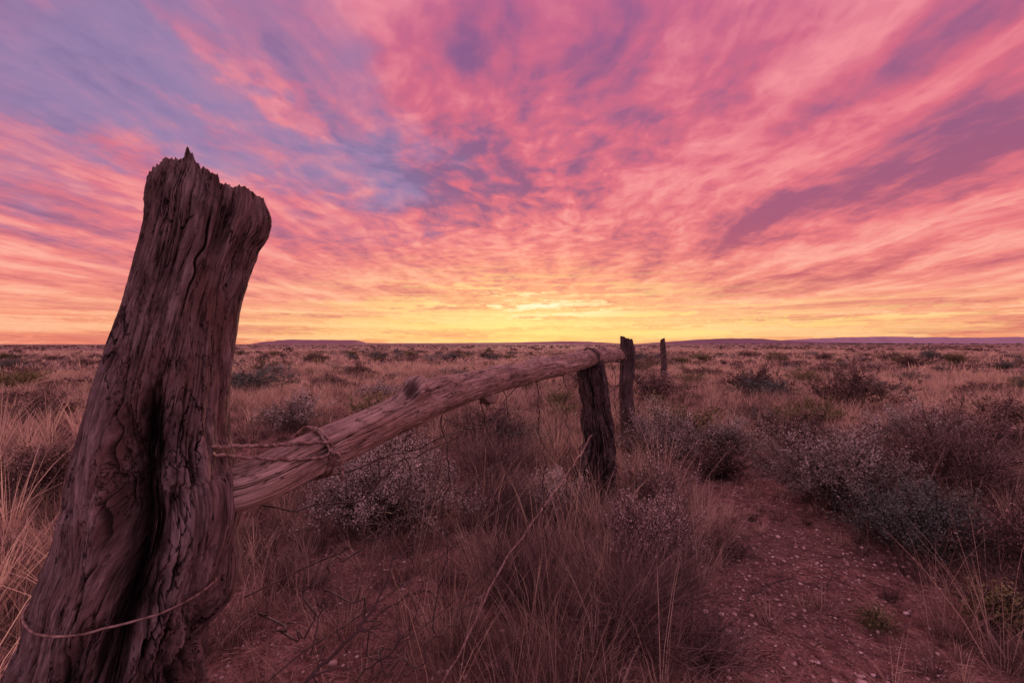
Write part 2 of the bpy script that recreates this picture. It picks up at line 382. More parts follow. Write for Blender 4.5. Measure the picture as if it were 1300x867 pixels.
rail_pts = [(-.545, .768, .735, .038), (-.495, .780, .746, .041), (-.45, .808, .759, .043), (-.388, .935, .787, .044), (-.296, 1.136, .820, .045), (-.207, 1.33, .852, .049), (-.069, 1.63, .872, .046),
            (.19, 2.19, .889, .051), (.49, 2.85, .912, .052), (.70, 3.32, .915, .050), (.93, 3.85, .905, .046)]
rail_me = make_log('fence_rail', rail_pts, (0, 0, 1), 240, 1080, 23, .18, .05, .2, bumps=[
    (.154, 2.1, .80, .0120, .50, .2), (.1465, 2.2, -.35, .0050, .30, 1.), (.172, 2.0, .30, .035, .6, 0), (.275, -1.9, .6, .009, .35, .5), (.31, 1.3, .12, .02, .4, 0), (.40, 1.9, .20, .015, .4, 0), (.46, .9, .18, .02, .4, 0), (.61, 1.8, .30, .012, .4, 0), (.77, 1.7, .5, .012, .5, .3), (.85, 1.2, .45, .01, .5, .3), (.92, 1.8, .3, .02, .6, 0)],
    twist=.3, flaky=lambda TH, sn: .10+.25*sstep(-.5, -1.6, TH)*sstep(-3.2, -2.4, TH), fissures=[(-.05, .14, 2.9, .020, .14), (.10, .33, 2.45, .016, .12), (.22, .50, 3.0, .016, .12), (.42, .76, 2.2, .02, .14), (.17, .30, 1.9, .012, .10), (.57, .9, 2.8, .02, .14)])
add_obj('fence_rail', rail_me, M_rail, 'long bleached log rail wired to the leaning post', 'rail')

me = make_log('fence_post', [(.49, 2.87, -.15, .140), (.50, 2.87, .05, .130), (.515, 2.87, .16, .115), (.538, 2.87, .30, .092), (.545, 2.87, .42, .082), (.532, 2.87, .52, .088), (.528, 2.87, .62, .076), (.508, 2.87, .74, .088), (.492, 2.87, .855, .084)],
              (0, 1, 0), 280, 460, 5, .40, .16, .5, flaky=lambda TH, sn: 1.3*sstep(.8, .3, sn)+1.0, top=lambda x, TH: .25*x+(fbm(np.cos(TH)*5, np.sin(TH)*5, 0*TH, 7, 3)-.5)*.06, fissures=[(.2, .9, -1.8, .04, .35), (.3, 1.0, -1.1, .03, .3), (.1, .6, -2.3, .03, .3)])
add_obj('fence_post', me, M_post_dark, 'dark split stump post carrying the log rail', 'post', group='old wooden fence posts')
me = make_log('fence_post', [(1.03, 4.0, -.1, .062), (1.02, 4.0, .3, .066), (1.0, 4.0, .6, .056), (1.018, 4.0, .85, .060), (1.01, 4.0, 1.05, .050)],
              (0, 1, 0), 160, 260, 8, .25, .08, .3, flaky=lambda TH, sn: .5+0*TH, top=lambda x, TH: -.35*x+(fbm(np.cos(TH)*5, np.sin(TH)*5, 0*TH, 9, 3)-.5)*.05)
add_obj('fence_post', me, M_post_dark, 'straight dark post standing at the end of the rail', 'post', group='old wooden fence posts')
me = make_log('fence_post', [(3.98, 12.0, -.1, .075), (4.0, 12.0, .5, .075), (3.97, 12.0, 1.14, .060)],
              (0, 1, 0), 60, 80, 9, .3, .06, .2, top=lambda x, TH: .5*x)
add_obj('fence_post', me, M_post_dark, 'slim far post standing alone in the grass', 'post', group='old wooden fence posts')

# ------------------------------------------------------------ wires
def wire(name, P, r, mat, label, cat='wire', sides=6, seed=0, smoothn=None, wob=0, **kw):
    P = np.asarray(P, float)
    n = smoothn or len(P)*14
    Q = catmull(P, n)
    if wob:
        u = np.arange(n)*.35
        Q = Q + wob*np.stack([vnoise(u, 0*u, 0*u+k, seed+k)-.5 for k in range(3)], 1)
    V, F, T = tubes(Q[None], np.full((1, n), r), np.array([.5]), sides)
    return add_obj(name, mesh_quads(name, V, F, smooth=True), mat, label, cat, **kw)
ax = np.array([.41, .90, .12]); ax /= np.linalg.norm(ax)
e1 = np.array([.91, -.41, 0]); e1 /= np.linalg.norm(e1); e2 = np.cross(ax, e1); e2 *= np.sign(e2[2])
def ringpt(a, off, r=.0515):
    C = np.array([-.402, .910, .782]) + ax*off
    return C+r*(math.cos(a)*e1+math.sin(a)*e2)
P1 = np.array([-.482, .722, .838])
pts = [P1+[-.03, .01, .004], P1+[0.004, 0, 0], P1*.6+ringpt(.6, .0, .058)*.4+[0.004, 0, -.004], ringpt(.5, .0, .055)]
for a in np.linspace(.1, -6.2, 16): pts.append(ringpt(a, .002-.0022*a*.4))
pts += [ringpt(-.1, .012, .059), ringpt(.1, .006, .063), ringpt(-.2, .016, .066)]
wire('tie_wire', pts, .0034, M_tie, 'thick rusty wire loop tying rail to leaning post', seed=3, wob=.003, smoothn=420)
pts = [P1+[-.02, .01, -.014], P1+[.006, 0, -.012], P1*.5+ringpt(0, .0, .063)*.5+[0, 0, -.012], ringpt(.1, -.01, .055), ringpt(.9, 0, .052), ringpt(1.8, .004, .052), ringpt(2.9, .008, .052), ringpt(4.0, .010, .052), ringpt(5.2, .010, .054), ringpt(6.1, .010, .059), ringpt(5.9, .016, .067), ringpt(5.6, .016, .080)]
wire('tie_wire', pts, .0030, M_tie, 'second wire strand twisted around the rail end', seed=5, wob=.003, smoothn=300)
pts = [ringpt(.15, -.004, .058)]
for a in np.linspace(0, 14, 34): pts.append(ringpt(.05-.03*a/6, .012+.0016*a, .060)+.006*(math.cos(a)*e1*.6+math.sin(a)*ax))
wire('tie_wire', pts, .0026, M_tie, 'small knot of twisted wire on the rail', seed=8, wob=.003, smoothn=300)
def band(zf, a0, a1, r, label, seed, n=110):
    an = np.linspace(a0, a1, n); rad = []; base = []
    for a in an:
        z = zf(a); cx = np.interp(z, [q[2] for q in post_pts], [q[0] for q in post_pts])
        o = Vector((cx+.4*math.cos(a), .75+.4*math.sin(a), z)); hit = bvh.ray_cast(o, Vector((-math.cos(a), -math.sin(a), 0)))
        rad.append(.4-hit[3] if hit[0] else .12); base.append((cx, z))
    rad = np.array(rad); rm = np.array([rad[max(0, k-8):k+9].max() for k in range(n)])
    rm = np.convolve(np.pad(rm, 5, 'edge'), np.ones(11)/11, 'valid')+r*.4
    rm[-6:] = np.linspace(rm[-6], rad[-1]-.012, 6)
    P = [(b[0]+q*math.cos(a), .75+q*math.sin(a), b[1]) for a, b, q in zip(an, base, rm)]
    wire('tie_wire', P, r, M_tie, label, seed=seed, smoothn=n*3)
band(lambda a: float(np.interp(a, [-4.5, -2.5, -1.9, -1.4, -.9, -.3, .2], [.63, .604, .600, .602, .606, .612, .62])), -4.4, .15, .0019, 'rusty wire band wrapped around leaning post', 6)
def run(z0, z1, z2, z3, sag, seed, r=.0017, lab='thin rusty fence wire strung between the posts'):
    A = [(-.50, .86, z0), (-.2, 1.5, (z0+z1)/2-sag), (.12, 2.2, (z0+z1)/2-sag*.7), (.44, 2.84, z1), (.75, 3.5, (z1+z2)/2-sag*.3), (1.0, 3.95, z2), (2.0, 6.8, (z2+z3)/2-sag), (3.0, 9.3, (z2+z3)/2-sag), (3.98, 11.95, z3)]
    wire('fence_wire', A, r, M_wire, lab, seed=seed, wob=.02, smoothn=260, group='fence wires')
run(.70, .80, .92, .98, .05, 1); run(.52, .60, .70, .74, .04, 2); run(.34, .38, .45, .50, .03, 3); run(.16, .18, .22, .25, .02, 4)
for q, (zz0, zz1) in enumerate([(.82, .86), (.58, .62)]):
    wire('fence_wire', [(1.0, 3.95, zz0), (2.0, 6.8, zz0-.01), (3.0, 9.3, zz1-.03), (3.98, 11.95, zz1)], .0028, M_wire, 'rusty fence wire running to the far post', seed=70+q, wob=.015, smoothn=120, group='fence wires')
for kx, (x0, y0, z0, x1, y1, z1) in enumerate([(-.03, 1.72, .84, -.06, 1.74, .10), (.10, 2.0, .86, .14, 2.02, .06), (.27, 2.36, .86, .29, 2.40, .05), (-.20, 1.36, .80, -.24, 1.40, .12), (-.10, 1.55, .83, -.05, 1.58, .1), (.40, 2.62, .87, .38, 2.65, .1), (.75, 3.42, .9, .77, 3.46, .1), (.86, 3.68, .9, .85, 3.7, .1), (1.12, 4.25, .95, 1.12, 4.26, .1), (1.25, 4.6, .95, 1.26, 4.62, .1), (1.38, 4.95, .95, 1.37, 4.95, .1), (1.5, 5.3, .95, 1.5, 5.33, .1), (1.8, 6.1, .95, 1.78, 6.1, .1), (2.2, 7.2, .95, 2.2, 7.2, .1)]):
    wire('fence_dropper', [(x0, y0, z0), ((x0+x1)/2+.02, (y0+y1)/2, (z0+z1)/2), (x1, y1, z1)], .0021, M_wire, 'thin bent wire dropper hanging below the log rail', seed=20+kx, wob=.03, smoothn=60, group='wire droppers')
wire('fence_wire', [(-.46, .83, .70), (-.36, .98, .66), (-.25, 1.15, .72), (-.12, 1.4, .74), (-.02, 1.65, .80), (.02, 1.7, .84)], .0017, M_wire, 'slack loose wire hooked under the log rail', seed=31, wob=.03)
wire('fence_wire', [(-.46, .82, .50), (-.42, .9, .42), (-.40, 1.0, .50), (-.30, 1.1, .56), (-.27, 1.2, .66), (-.30, 1.26, .74)], .0018, M_wire, 'kinked loose wire curling beside the leaning post', seed=33, wob=.05)
wire('fence_wire', [(-.50, 1.0, .16), (-.42, 1.02, .30), (-.46, 1.08, .38), (-.34, 1.12, .36), (-.33, 1.1, .24), (-.22, 1.2, .20), (-.1, 1.35, .26)], .0018, M_wire, 'tangled rusty wire near the ground', seed=35, wob=.05)
wire('leaning_stick', [(-.205, 1.27, 0.03), (-.02, 1.72, .19), (.17, 2.11, .28), (.34, 2.44, .37), (.47, 2.70, .46)], .0040, M_tie, 'thin brown stick leaning against the stump post', 'stick', seed=41, wob=.01, smoothn=80)
for kx, (cx, cy, cz, dd) in enumerate([(.47, 2.81, .911, .060), (.86, 3.69, .908, .058)]):
    pts = []
    for a in np.linspace(0, 15, 44): pts.append(np.array([cx, cy, cz])+ax*(.004*a)+dd*(math.cos(a)*e1+math.sin(a)*e2))
    wire('tie_wire', pts, .0034, M_wire, 'dark wire coils wrapped around the rail', seed=50+kx, wob=.008, smoothn=300)

# dead branches with forks
def branch(path, r0, seed, label, nf=5, mat=M_stem):
    Q = catmull(path, 60); r = np.random.default_rng(seed)
    u = np.arange(60)*.3; Q = Q+.02*np.stack([vnoise(u, 0*u, 0*u+k, seed+k)-.5 for k in range(3)], 1)
    parts = [tubes(Q[None], (r0*np.linspace(1, .25, 60))[None], np.array([.4]), 6)]
    for f in range(nf):
        k = r.integers(12, 52); d = (Q[k]-Q[k-4]); d /= np.linalg.norm(d)+1e-9
        d = d+r.normal(size=3)*.6; d /= np.linalg.norm(d); L = r.uniform(.05, .16)
        S = Q[k]+np.linspace(0, 1, 10)[:, None]*L*d+.01*np.cumsum(r.normal(size=(10, 3)), 0)*.3
        parts.append(tubes(S[None], (r0*.45*np.linspace(1, .3, 10))[None], np.array([.5]), 5))
    V, F, T = merge(parts)
    add_obj('dead_branch', mesh_quads('dead_branch', V, F, {'tone': T}, smooth=True), mat, label, 'branch')
branch([(-.55, .98, .10), (-.48, 1.03, .22), (-.36, 1.10, .33), (-.30, 1.15, .44), (-.33, 1.18, .56)], .0055, 1, 'crooked dark dead branch beside the leaning post')
branch([(-.95, .80, .30), (-.84, .82, .42), (-.76, .85, .50), (-.70, .88, .53)], .010, 2, 'dark stick propped behind the leaning post', 2)
branch([(1.95, 1.42, .16), (1.70, 1.45, .22), (1.55, 1.46, .28), (1.46, 1.47, .36)], .006, 3, 'dark bare twig reaching over the stony soil', 6)
branch([(.9, 1.75, .03), (1.1, 1.85, .05), (1.22, 1.8, .04), (1.35, 1.9, .08)], .004, 4, 'thin grey fallen twig lying on red soil', 6)
branch([(-.5, 1.6, .03), (-.35, 1.75, .06), (-.25, 1.7, .05), (-.1, 1.8, .09)], .004, 5, 'small fallen twig on soil below the rail', 6)
branch([(-.46, 1.15, .02), (-.40, 1.2, .12), (-.30, 1.24, .20), (-.24, 1.3, .33)], .0035, 6, 'bare forked twig beside the leaning post', 8)

# ------------------------------------------------------------ shrubs
def shrub_geo(seed, w, h, nmain, nsub, nleaf, lsize, rstem, spread=.6, clump=.02, aspect=.5, up=.35):
    r = np.random.default_rng(seed)
    ph = r.uniform(0, 2*np.pi, nmain); rr = np.sqrt(r.uniform(0, 1, nmain))
    irr = .70+.6*vnoise(np.cos(ph)*1.8+5, np.sin(ph)*1.8, rr*2.5, seed)
    tgt = np.stack([rr*np.cos(ph)*w/2*irr, rr*np.sin(ph)*w/2*irr, h*np.sqrt(1-rr**2*.85)*r.uniform(.55, 1.05, nmain)*irr], 1)
    K = 6; t = np.linspace(0, 1, K)
    base = r.normal(size=(nmain, 3))*[w*.07, w*.07, 0]
    P = np.zeros((nmain, K, 3))
    P[:, :, :2] = base[:, None, :2]+(tgt-base)[:, None, :2]*(t**1.15)[None, :, None]
    P[:, :, 2] = tgt[:, None, 2]*(t**.85)[None, :]-.01
    P += r.normal(size=P.shape)*h*.025*t[None, :, None]
    R = rstem*(1-.7*t)[None, :]*r.uniform(.6, 1.2, nmain)[:, None]
    st = [tubes(P, R, r.uniform(0, 1, nmain), 3)]
    im = r.integers(0, nmain, nsub); tt = r.uniform(.25, 1., nsub); k = np.minimum((tt*(K-1)).astype(int), K-2); f = tt*(K-1)-k
    S0 = P[im, k]*(1-f)[:, None]+P[im, k+1]*f[:, None]
    D = (P[im, k+1]-P[im, k]); D /= np.linalg.norm(D, axis=1, keepdims=True)
    D = D+r.normal(size=(nsub, 3))*spread; D[:, 2] += up; D /= np.linalg.norm(D, axis=1, keepdims=True)
    L = r.uniform(.10, .34, nsub)*h*(1.25-tt*.6)
    t4 = np.linspace(0, 1, 4)
    SP = S0[:, None, :]+D[:, None, :]*L[:, None, None]*t4[None, :, None]
    SP += r.normal(size=SP.shape)*h*.012*t4[None, :, None]
    st.append(tubes(SP, rstem*.38*(1-.7*t4)[None, :]+0*L[:, None], r.uniform(0, 1, nsub), 3))
    lf = None
    if nleaf:
        q = r.integers(0, nsub, nleaf); u = r.uniform(.15, 1.05, nleaf)
        C = S0[q]+D[q]*(L[q]*u)[:, None]+r.normal(size=(nleaf, 3))*clump
        C[:, 2] = np.maximum(C[:, 2], .005)
        clt = r.uniform(0, 1, nmain)[im[q]]
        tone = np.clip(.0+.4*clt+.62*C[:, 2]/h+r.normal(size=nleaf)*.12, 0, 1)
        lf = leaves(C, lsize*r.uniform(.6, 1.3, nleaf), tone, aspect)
    return merge(st), lf

def place_shrub(seed, x, y, w, h, stem, leafm, label, nmain=60, nsub=700, nleaf=6000, lsize=.008, rstem=.004, extra=None, cat='shrub', name='shrub', **kw):
    kw.setdefault('clump', .012)
    st, lf = shrub_geo(seed, w, h, nmain, nsub, nleaf, lsize, rstem, **kw)
    ob = add_obj(name, mesh_quads(name, st[0], st[1], {'tone': st[2]}), stem, label, cat, loc=(x, y, float(zground(x, y))))
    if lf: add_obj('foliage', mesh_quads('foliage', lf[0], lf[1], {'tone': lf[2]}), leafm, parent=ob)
    if extra:
        m2, n2, sz = extra
        _, lf2 = shrub_geo(seed, w*1.02, h*1.04, nmain, nsub, n2, sz, rstem, **kw)
        V = lf2[0].reshape(-1, 4, 3); keep = V[:, 0, 2] > h*.45*(1-np.hypot(V[:, 0, 0], V[:, 0, 1])/w)
        V = V[keep].reshape(-1, 3); T = lf2[2].reshape(-1, 4)[keep].ravel()
        add_obj('seed_heads', mesh_quads('seed_heads', V, np.arange(len(V)).reshape(-1, 4), {'tone': T}), m2, parent=ob)
    return ob
place_shrub(101, 2.05, 2.80, 1.02, .54, M_stem, M_pale, 'rounded pale grey-green saltbush beside the bare soil', nmain=120, nsub=1800, nleaf=32000, lsize=.0068)
place_shrub(102, 1.98, 2.22, .72, .33, M_stem, M_darkleaf, 'low blue-green shrub spreading over red soil', nmain=110, nsub=1600, nleaf=24000, lsize=.0058)
place_shrub(103, 2.95, 3.1, 1.15, .54, M_fine, M_brown, 'dark tangled thorny bush with bare twigs', nmain=160, nsub=3600, nleaf=5000, lsize=.006, rstem=.005, spread=.9)
place_shrub(104, 4.7, 8.8, 1.3, .62, M_stem, M_brown, 'rounded dark scrub bush in pale grass', nleaf=6000, lsize=.018)
place_shrub(105, 5.3, 7.0, 1.5, .72, M_stem, M_brown, 'broad dark scrub bush in pale grass', nleaf=8000, lsize=.016)
place_shrub(106, 2.67, 4.4, .8, .42, M_stem, M_brown, 'reddish brown twiggy shrub', nsub=1800, nleaf=6000, lsize=.009)
place_shrub(107, 1.25, 3.8, .85, .54, M_stem, M_pale, 'pale feathery shrub behind the stump post', nmain=90, nsub=1300, nleaf=16000, lsize=.0065, extra=(M_flower, 3500, .006), up=.7)
place_shrub(108, -.70, 2.5, 1.10, .52, M_stem, M_pale, 'pale shrub with whitish seed heads under the rail', nmain=130, nsub=1800, nleaf=19000, lsize=.0062, extra=(M_flower, 8000, .0052), up=.6)
place_shrub(109, .22, 2.60, .46, .31, M_fine, M_pale, 'small flowering shrub in front of the stump post', nmain=80, nsub=900, nleaf=5000, lsize=.0055, extra=(M_flower, 3000, .005), up=.8)
place_shrub(110, .62, 2.10, .55, .33, M_fine, M_brown, 'brown shrub tipped with pink seed heads', nmain=130, nsub=1500, nleaf=2000, lsize=.005, extra=(M_flower, 4500, .0045), up=1.2)
place_shrub(111, .42, 1.60, .85, .32, M_fine, None, 'big dry brown brush of thin twigs', nmain=240, nsub=2700, nleaf=0, lsize=.004, rstem=.0017, up=1.4, spread=.45)
place_shrub(112, .05, 1.85, .60, .32, M_fine, None, 'dry brown brush of thin upright twigs', nmain=200, nsub=2000, nleaf=0, lsize=.004, rstem=.0017, up=1.4, spread=.45)
place_shrub(113, .62, 1.45, .40, .20, M_fine, None, 'low dry brown brush at edge of bare soil', nmain=130, nsub=1300, nleaf=0, lsize=.004, rstem=.0016, up=1.2)
place_shrub(114, 1.75, 1.62, .28, .16, M_stem, M_olive, 'small olive tuft shrub on stony soil', nmain=80, nsub=700, nleaf=3000, lsize=.006, up=1.2)
place_shrub(115, 2.2, 1.75, .8, .42, M_stem, M_brown, 'brown twiggy shrub by the soil path', nmain=150, nsub=1800, nleaf=7000, lsize=.006)
place_shrub(116, -2.6, 5.4, .9, .42, M_stem, M_pale, 'pale grey shrub in the open grass', nleaf=5000, lsize=.012)
place_shrub(117, -.3, 4.6, 1.1, .42, M_stem, M_brown, 'wide brown shrub beyond the log rail', nleaf=5000, lsize=.011)
place_shrub(118, 3.4, 5.2, .8, .45, M_stem, M_olive, 'yellowish olive shrub in dry grass', nleaf=6500, lsize=.010)
place_shrub(119, 3.1, 2.25, .9, .40, M_stem, M_pale, 'pale grey shrub near the dark thorny bush', nleaf=12000, lsize=.008)
place_shrub(120, 1.58, 3.45, .5, .28, M_stem, M_brown, 'brown shrub at the end of the bare soil', nsub=1500, nleaf=5000, lsize=.008)
place_shrub(121, -2.9, 2.9, .9, .40, M_stem, M_brown, 'dark brown shrub in tall straw grass', nleaf=7000, lsize=.010)
place_shrub(122, 2.0, 4.3, .7, .34, M_stem, M_pale, 'soft grey shrub between clumps of grass', nleaf=8000, lsize=.009)
place_shrub(123, -.05, 2.55, .6, .34, M_fine, M_brown, 'tangled brown brush below the log rail', nmain=160, nsub=2200, nleaf=2000, lsize=.005, rstem=.002, up=.9)
place_shrub(124, -.1, 3.3, 1.0, .42, M_fine, M_brown, 'tangled brown brush behind the log rail', nmain=160, nsub=2200, nleaf=4000, lsize=.006, rstem=.0025, up=.9)
place_shrub(125, .86, 2.75, .5, .34, M_fine, M_brown, 'dry twiggy brush beside the stump post', nmain=140, nsub=1700, nleaf=2000, lsize=.006, rstem=.0022, up=1., extra=(M_flower, 1500, .0055))
place_shrub(127, 3.7, 4.1, 1.0, .50, M_stem, M_pale, 'soft pinkish grey bush among other bushes', nleaf=13000, lsize=.010)
place_shrub(128, 2.55, 3.65, .7, .38, M_stem, M_brown, 'brown bush overlapping a pale saltbush', nsub=1500, nleaf=6000, lsize=.008)
place_shrub(129, -.95, 3.6, .9, .40, M_fine, M_brown, 'low brown brush with pale tips', nsub=1500, nleaf=5000, lsize=.008, extra=(M_flower, 1500, .007))
place_shrub(130, 1.30, 1.62, .16, .08, M_fine, M_olive, 'tiny olive tuft on stony red soil', nmain=40, nsub=300, nleaf=900, lsize=.005, rstem=.0015, up=1.2)
place_shrub(131, 1.05, 2.15, .22, .11, M_fine, M_brown, 'tiny brown tuft on stony red soil', nmain=50, nsub=400, nleaf=700, lsize=.005, rstem=.0015, up=1.2)

variants = []
kinds = [(M_brown, 'dark brown scrub bush in the open plain'), (M_pale, 'pale grey saltbush in the open plain'), (M_darkleaf, 'dull green bush in the open plain'), (M_brown, 'low dark twiggy bush in the open plain'), (M_olive, 'olive scrub bush in the open plain')]
for q, (lm, lab) in enumerate(kinds*2):
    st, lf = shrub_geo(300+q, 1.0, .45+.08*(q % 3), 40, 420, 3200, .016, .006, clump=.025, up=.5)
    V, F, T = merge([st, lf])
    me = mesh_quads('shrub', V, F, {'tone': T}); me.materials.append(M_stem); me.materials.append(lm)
    mi = np.zeros(len(F), np.int32); mi[len(st[1]):] = 1; me.polygons.foreach_set('material_index', mi)
    variants.append((me, lab))
cnt = 0; placed = []
while cnt < 262:
    u = rng.uniform(); az = math.radians(rng.uniform(-53, 53)); r1, r2 = 4.2, 50
    rr = (r1**1.15+u*(r2**1.15-r1**1.15))**(1/1.15)
    x, y = rr*math.sin(az), rr*math.cos(az)
    if y < 3.6 or (y < 6 and path_dist(x, y) < .5): continue
    if any((x-a)**2+(y-b)**2 < (.6+.02*rr)**2 for a, b in placed): continue
    placed.append((x, y)); me, lab = variants[rng.integers(len(variants))]
    ob = bpy.data.objects.new('shrub', me); col.objects.link(ob)
    sc = rng.uniform(.45, 1.2)*(.85 if rr < 8 else 1.1)
    ob.scale = (sc*rng.uniform(.9, 1.6), sc*rng.uniform(.9, 1.6), sc*rng.uniform(.6, .95)); ob.rotation_euler = (0, 0, rng.uniform(0, 6.28))
    ob.location = (x, y, float(zground(x, y))); ob['label'] = lab; ob['category'] = 'shrub'; ob['group'] = 'scrub bushes dotting the plain'
    cnt += 1

# ------------------------------------------------------------ grass (stuff)
def wedge(n, r1, r2, a=55):
    r = np.sqrt(rng.uniform(0, 1, n)*(r2*r2-r1*r1)+r1*r1); az = np.radians(rng.uniform(-a, a, n))
    return r*np.sin(az), r*np.cos(az)
def grass(name, n, r1, r2, nb, L, W, K, thr, label, lean=.5, tonebase=.45, fn=None, rad=.05, sparse=.84):
    x, y = wedge(n, r1, r2)
    pn = fbm(x*.45+3, y*.45, 0*x, 61, 3)*.6+fbm(x*.05, y*.05, 0*x, 62, 3)*.4
    keep = pn+rng.uniform(-.12, .12, n) > thr
    keep &= ~((y < 5.2) & (path_dist(x, y) < .46-.05*y+.08*rng.normal(size=n)) & (rng.uniform(size=n) < sparse))
    keep &= ~(((x+.55)**2+((y-1.5)*.9)**2 < .34**2) & (rng.uniform(size=n) < .65))
    keep &= ~((x+.68)**2+(y-.78)**2 < .25**2)
    if fn is not None: keep &= fn(x, y)
    x, y, pn = x[keep], y[keep], pn[keep]
    sz = rng.uniform(.5, 1.25, len(x))*(.7+.6*pn); tt = np.clip(tonebase+(pn-.5)*1.1+rng.normal(size=len(x))*.22, 0.02, 1)
    sz = np.where((y < 4) & (path_dist(x, y) < .45), sz*.55, sz)
    z = zground(x, y)
    N = len(x)*nb; idx = np.repeat(np.arange(len(x)), nb)
    az = rng.uniform(0, 2*np.pi, N); ro = rng.uniform(0, rad, N)*sz[idx]
    base = np.stack([x[idx]+ro*np.cos(az), y[idx]+ro*np.sin(az), z[idx]-.005], 1)
    rl = rng.uniform(.35, 1.1, N); ll = L*sz[idx]*rl
    V, F, T = blades(base, az+rng.normal(size=N)*.4, np.abs(rng.normal(size=N))*lean*.8+.05, ll, W*rng.uniform(.6, 1.3, N), rng.uniform(0, .45, N), np.clip(tt[idx]+(rl-.75)*.45+rng.normal(size=N)*.13, 0, 1), K)
    add_obj(name, mesh_quads(name, V, F, {'tone': T}), M_grass, label, 'grass', kind='stuff')
grass('dry_grass', 2600, 1.05, 6, 62, .20, .0022, 3, .38, 'fine dry straw grass tufts on red soil', tonebase=.42, rad=.06)
grass('dry_grass', 9000, 5., 20, 26, .28, .006, 2, .40, 'dry straw grass tufts over the plain', tonebase=.60)
grass('dry_grass', 22000, 18, 85, 9, .34, .020, 1, .40, 'distant dry straw grass of the plain', tonebase=.60)
grass('dry_grass', 20000, 80, 420, 6, .40, .09, 1, .44, 'far pale grass of the plain', tonebase=.60)
grass('tall_grass', 900, 1.3, 7., 60, .55, .0036, 4, .0, 'tall golden straw grass behind the leaning post', lean=.28, tonebase=.76, fn=lambda x, y: (x < -.78*y-.25+.2*np.sin(y*2)) & (rng.uniform(size=len(x)) < .5))
grass('tall_grass', 260, 2.1, 3.4, 50, .48, .0038, 4, .0, 'bright straw clumps next to the leaning post', lean=.34, tonebase=.95, fn=lambda x, y: (x < -.86*y) & (y > 1.2) & (y < 2.6) & (fbm(x*2.2, y*2.2, 0*x, 33, 2) > .52), rad=.05)
grass('grass_stalks', 900, 1.2, 9., 14, .46, .0019, 3, .36, 'thin upright dry grass stalks', lean=.25, tonebase=.76)
grass('tall_grass', 360, 1.15, 3.2, 70, .34, .0018, 4, .0, 'dense fine brown grass around the fence foot', lean=.28, tonebase=.38, fn=lambda x, y: (np.abs(x-.28*y+.10) < .55) & (rng.uniform(size=len(x)) < .8), rad=.08)
grass('tall_grass', 260, 2.2, 6, 60, .48, .0030, 3, .0, 'tall pale straw grass clumps by the fence line', lean=.28, tonebase=.68, fn=lambda x, y: (np.abs(x-.35*y+.4) < .6) & (rng.uniform(size=len(x)) < .6) & ((x-.4)**2+(y-2.5)**2 > .3**2))
def clumps(name, n, r1, r2, nl, size, lsize, thr, mat, label):
    x, y = wedge(n, r1, r2); pn = fbm(x*.3, y*.3, 0*x, 91, 3); keep = (pn > thr) & ~((y < 5.2) & (path_dist(x, y) < .45)); x, y = x[keep], y[keep]
    s_ = size*rng.uniform(.4, 1.3, len(x)); idx = np.repeat(np.arange(len(x)), nl); N = len(idx)
    d = rng.normal(size=(N, 3)); d /= np.linalg.norm(d, axis=1, keepdims=True); d[:, 2] = np.abs(d[:, 2])*.75
    C = np.stack([x[idx], y[idx], zground(x, y)[idx]], 1)+d*(s_[idx]*rng.uniform(.5, 1, N)**.5)[:, None]
    V, F, T = leaves(C, lsize*rng.uniform(.6, 1.3, N), np.clip(rng.uniform(0, 1, len(x))[idx]*.5+rng.uniform(0, .5, N), 0, 1), .6)
    add_obj(name, mesh_quads(name, V, F, {'tone': T}), mat, label, 'ground cover', kind='stuff')
clumps('low_scrub', 1500, 2.2, 9, 120, .10, .008, .44, M_brown, 'low dark scrub cover between grass tufts')
clumps('low_scrub', 3600, 8, 60, 60, .26, .035, .45, M_brown, 'low dark scrub cover over the plain')
clumps('low_scrub', 5000, 55, 500, 26, .7, .16, .48, M_brown, 'far dark scrub cover over the plain')
N = 26000; x, y = wedge(N, 1.1, 5.5); z = zground(x, y)+.004
aa = rng.uniform(0, 6.28, N); L = rng.uniform(.008, .05, N); t3 = np.linspace(-.5, .5, 3)
P = np.stack([x[:, None]+np.cos(aa)[:, None]*L[:, None]*t3, y[:, None]+np.sin(aa)[:, None]*L[:, None]*t3, z[:, None]+rng.uniform(-.1, .2, N)[:, None]*L[:, None]*(t3+.5)], -1)
V, F, T = tubes(P, np.full((N, 3), .0009), rng.uniform(.1, .85, N), 3)
add_obj('plant_litter', mesh_quads('plant_litter', V, F, {'tone': T}), M_grass, 'fine dry straw and twig litter on soil', 'litter', kind='stuff')
r = np.random.default_rng(5); xs = np.concatenate([r.uniform(1380, 1800, 60), r.uniform(900, 2400, 60)]); ys = r.uniform(1900, 2150, 120)
hh = r.uniform(2.5, 6.5, 120); idx = np.repeat(np.arange(120), 70); d = r.normal(size=(len(idx), 3)); d /= np.linalg.norm(d, axis=1, keepdims=True)
C = np.stack([xs[idx]+d[:, 0]*hh[idx]*1.7, ys[idx]+d[:, 1]*hh[idx], hh[idx]*.5+d[:, 2]*hh[idx]*.5], 1)
V, F, T = leaves(C, r.uniform(.6, 1.6, len(idx)), r.uniform(0, .5, len(idx)), .7)
add_obj('tree_line', mesh_quads('tree_line', V, F, {'tone': T}), M_darkleaf, 'dark far-off line of low trees below hills', 'trees', kind='stuff')

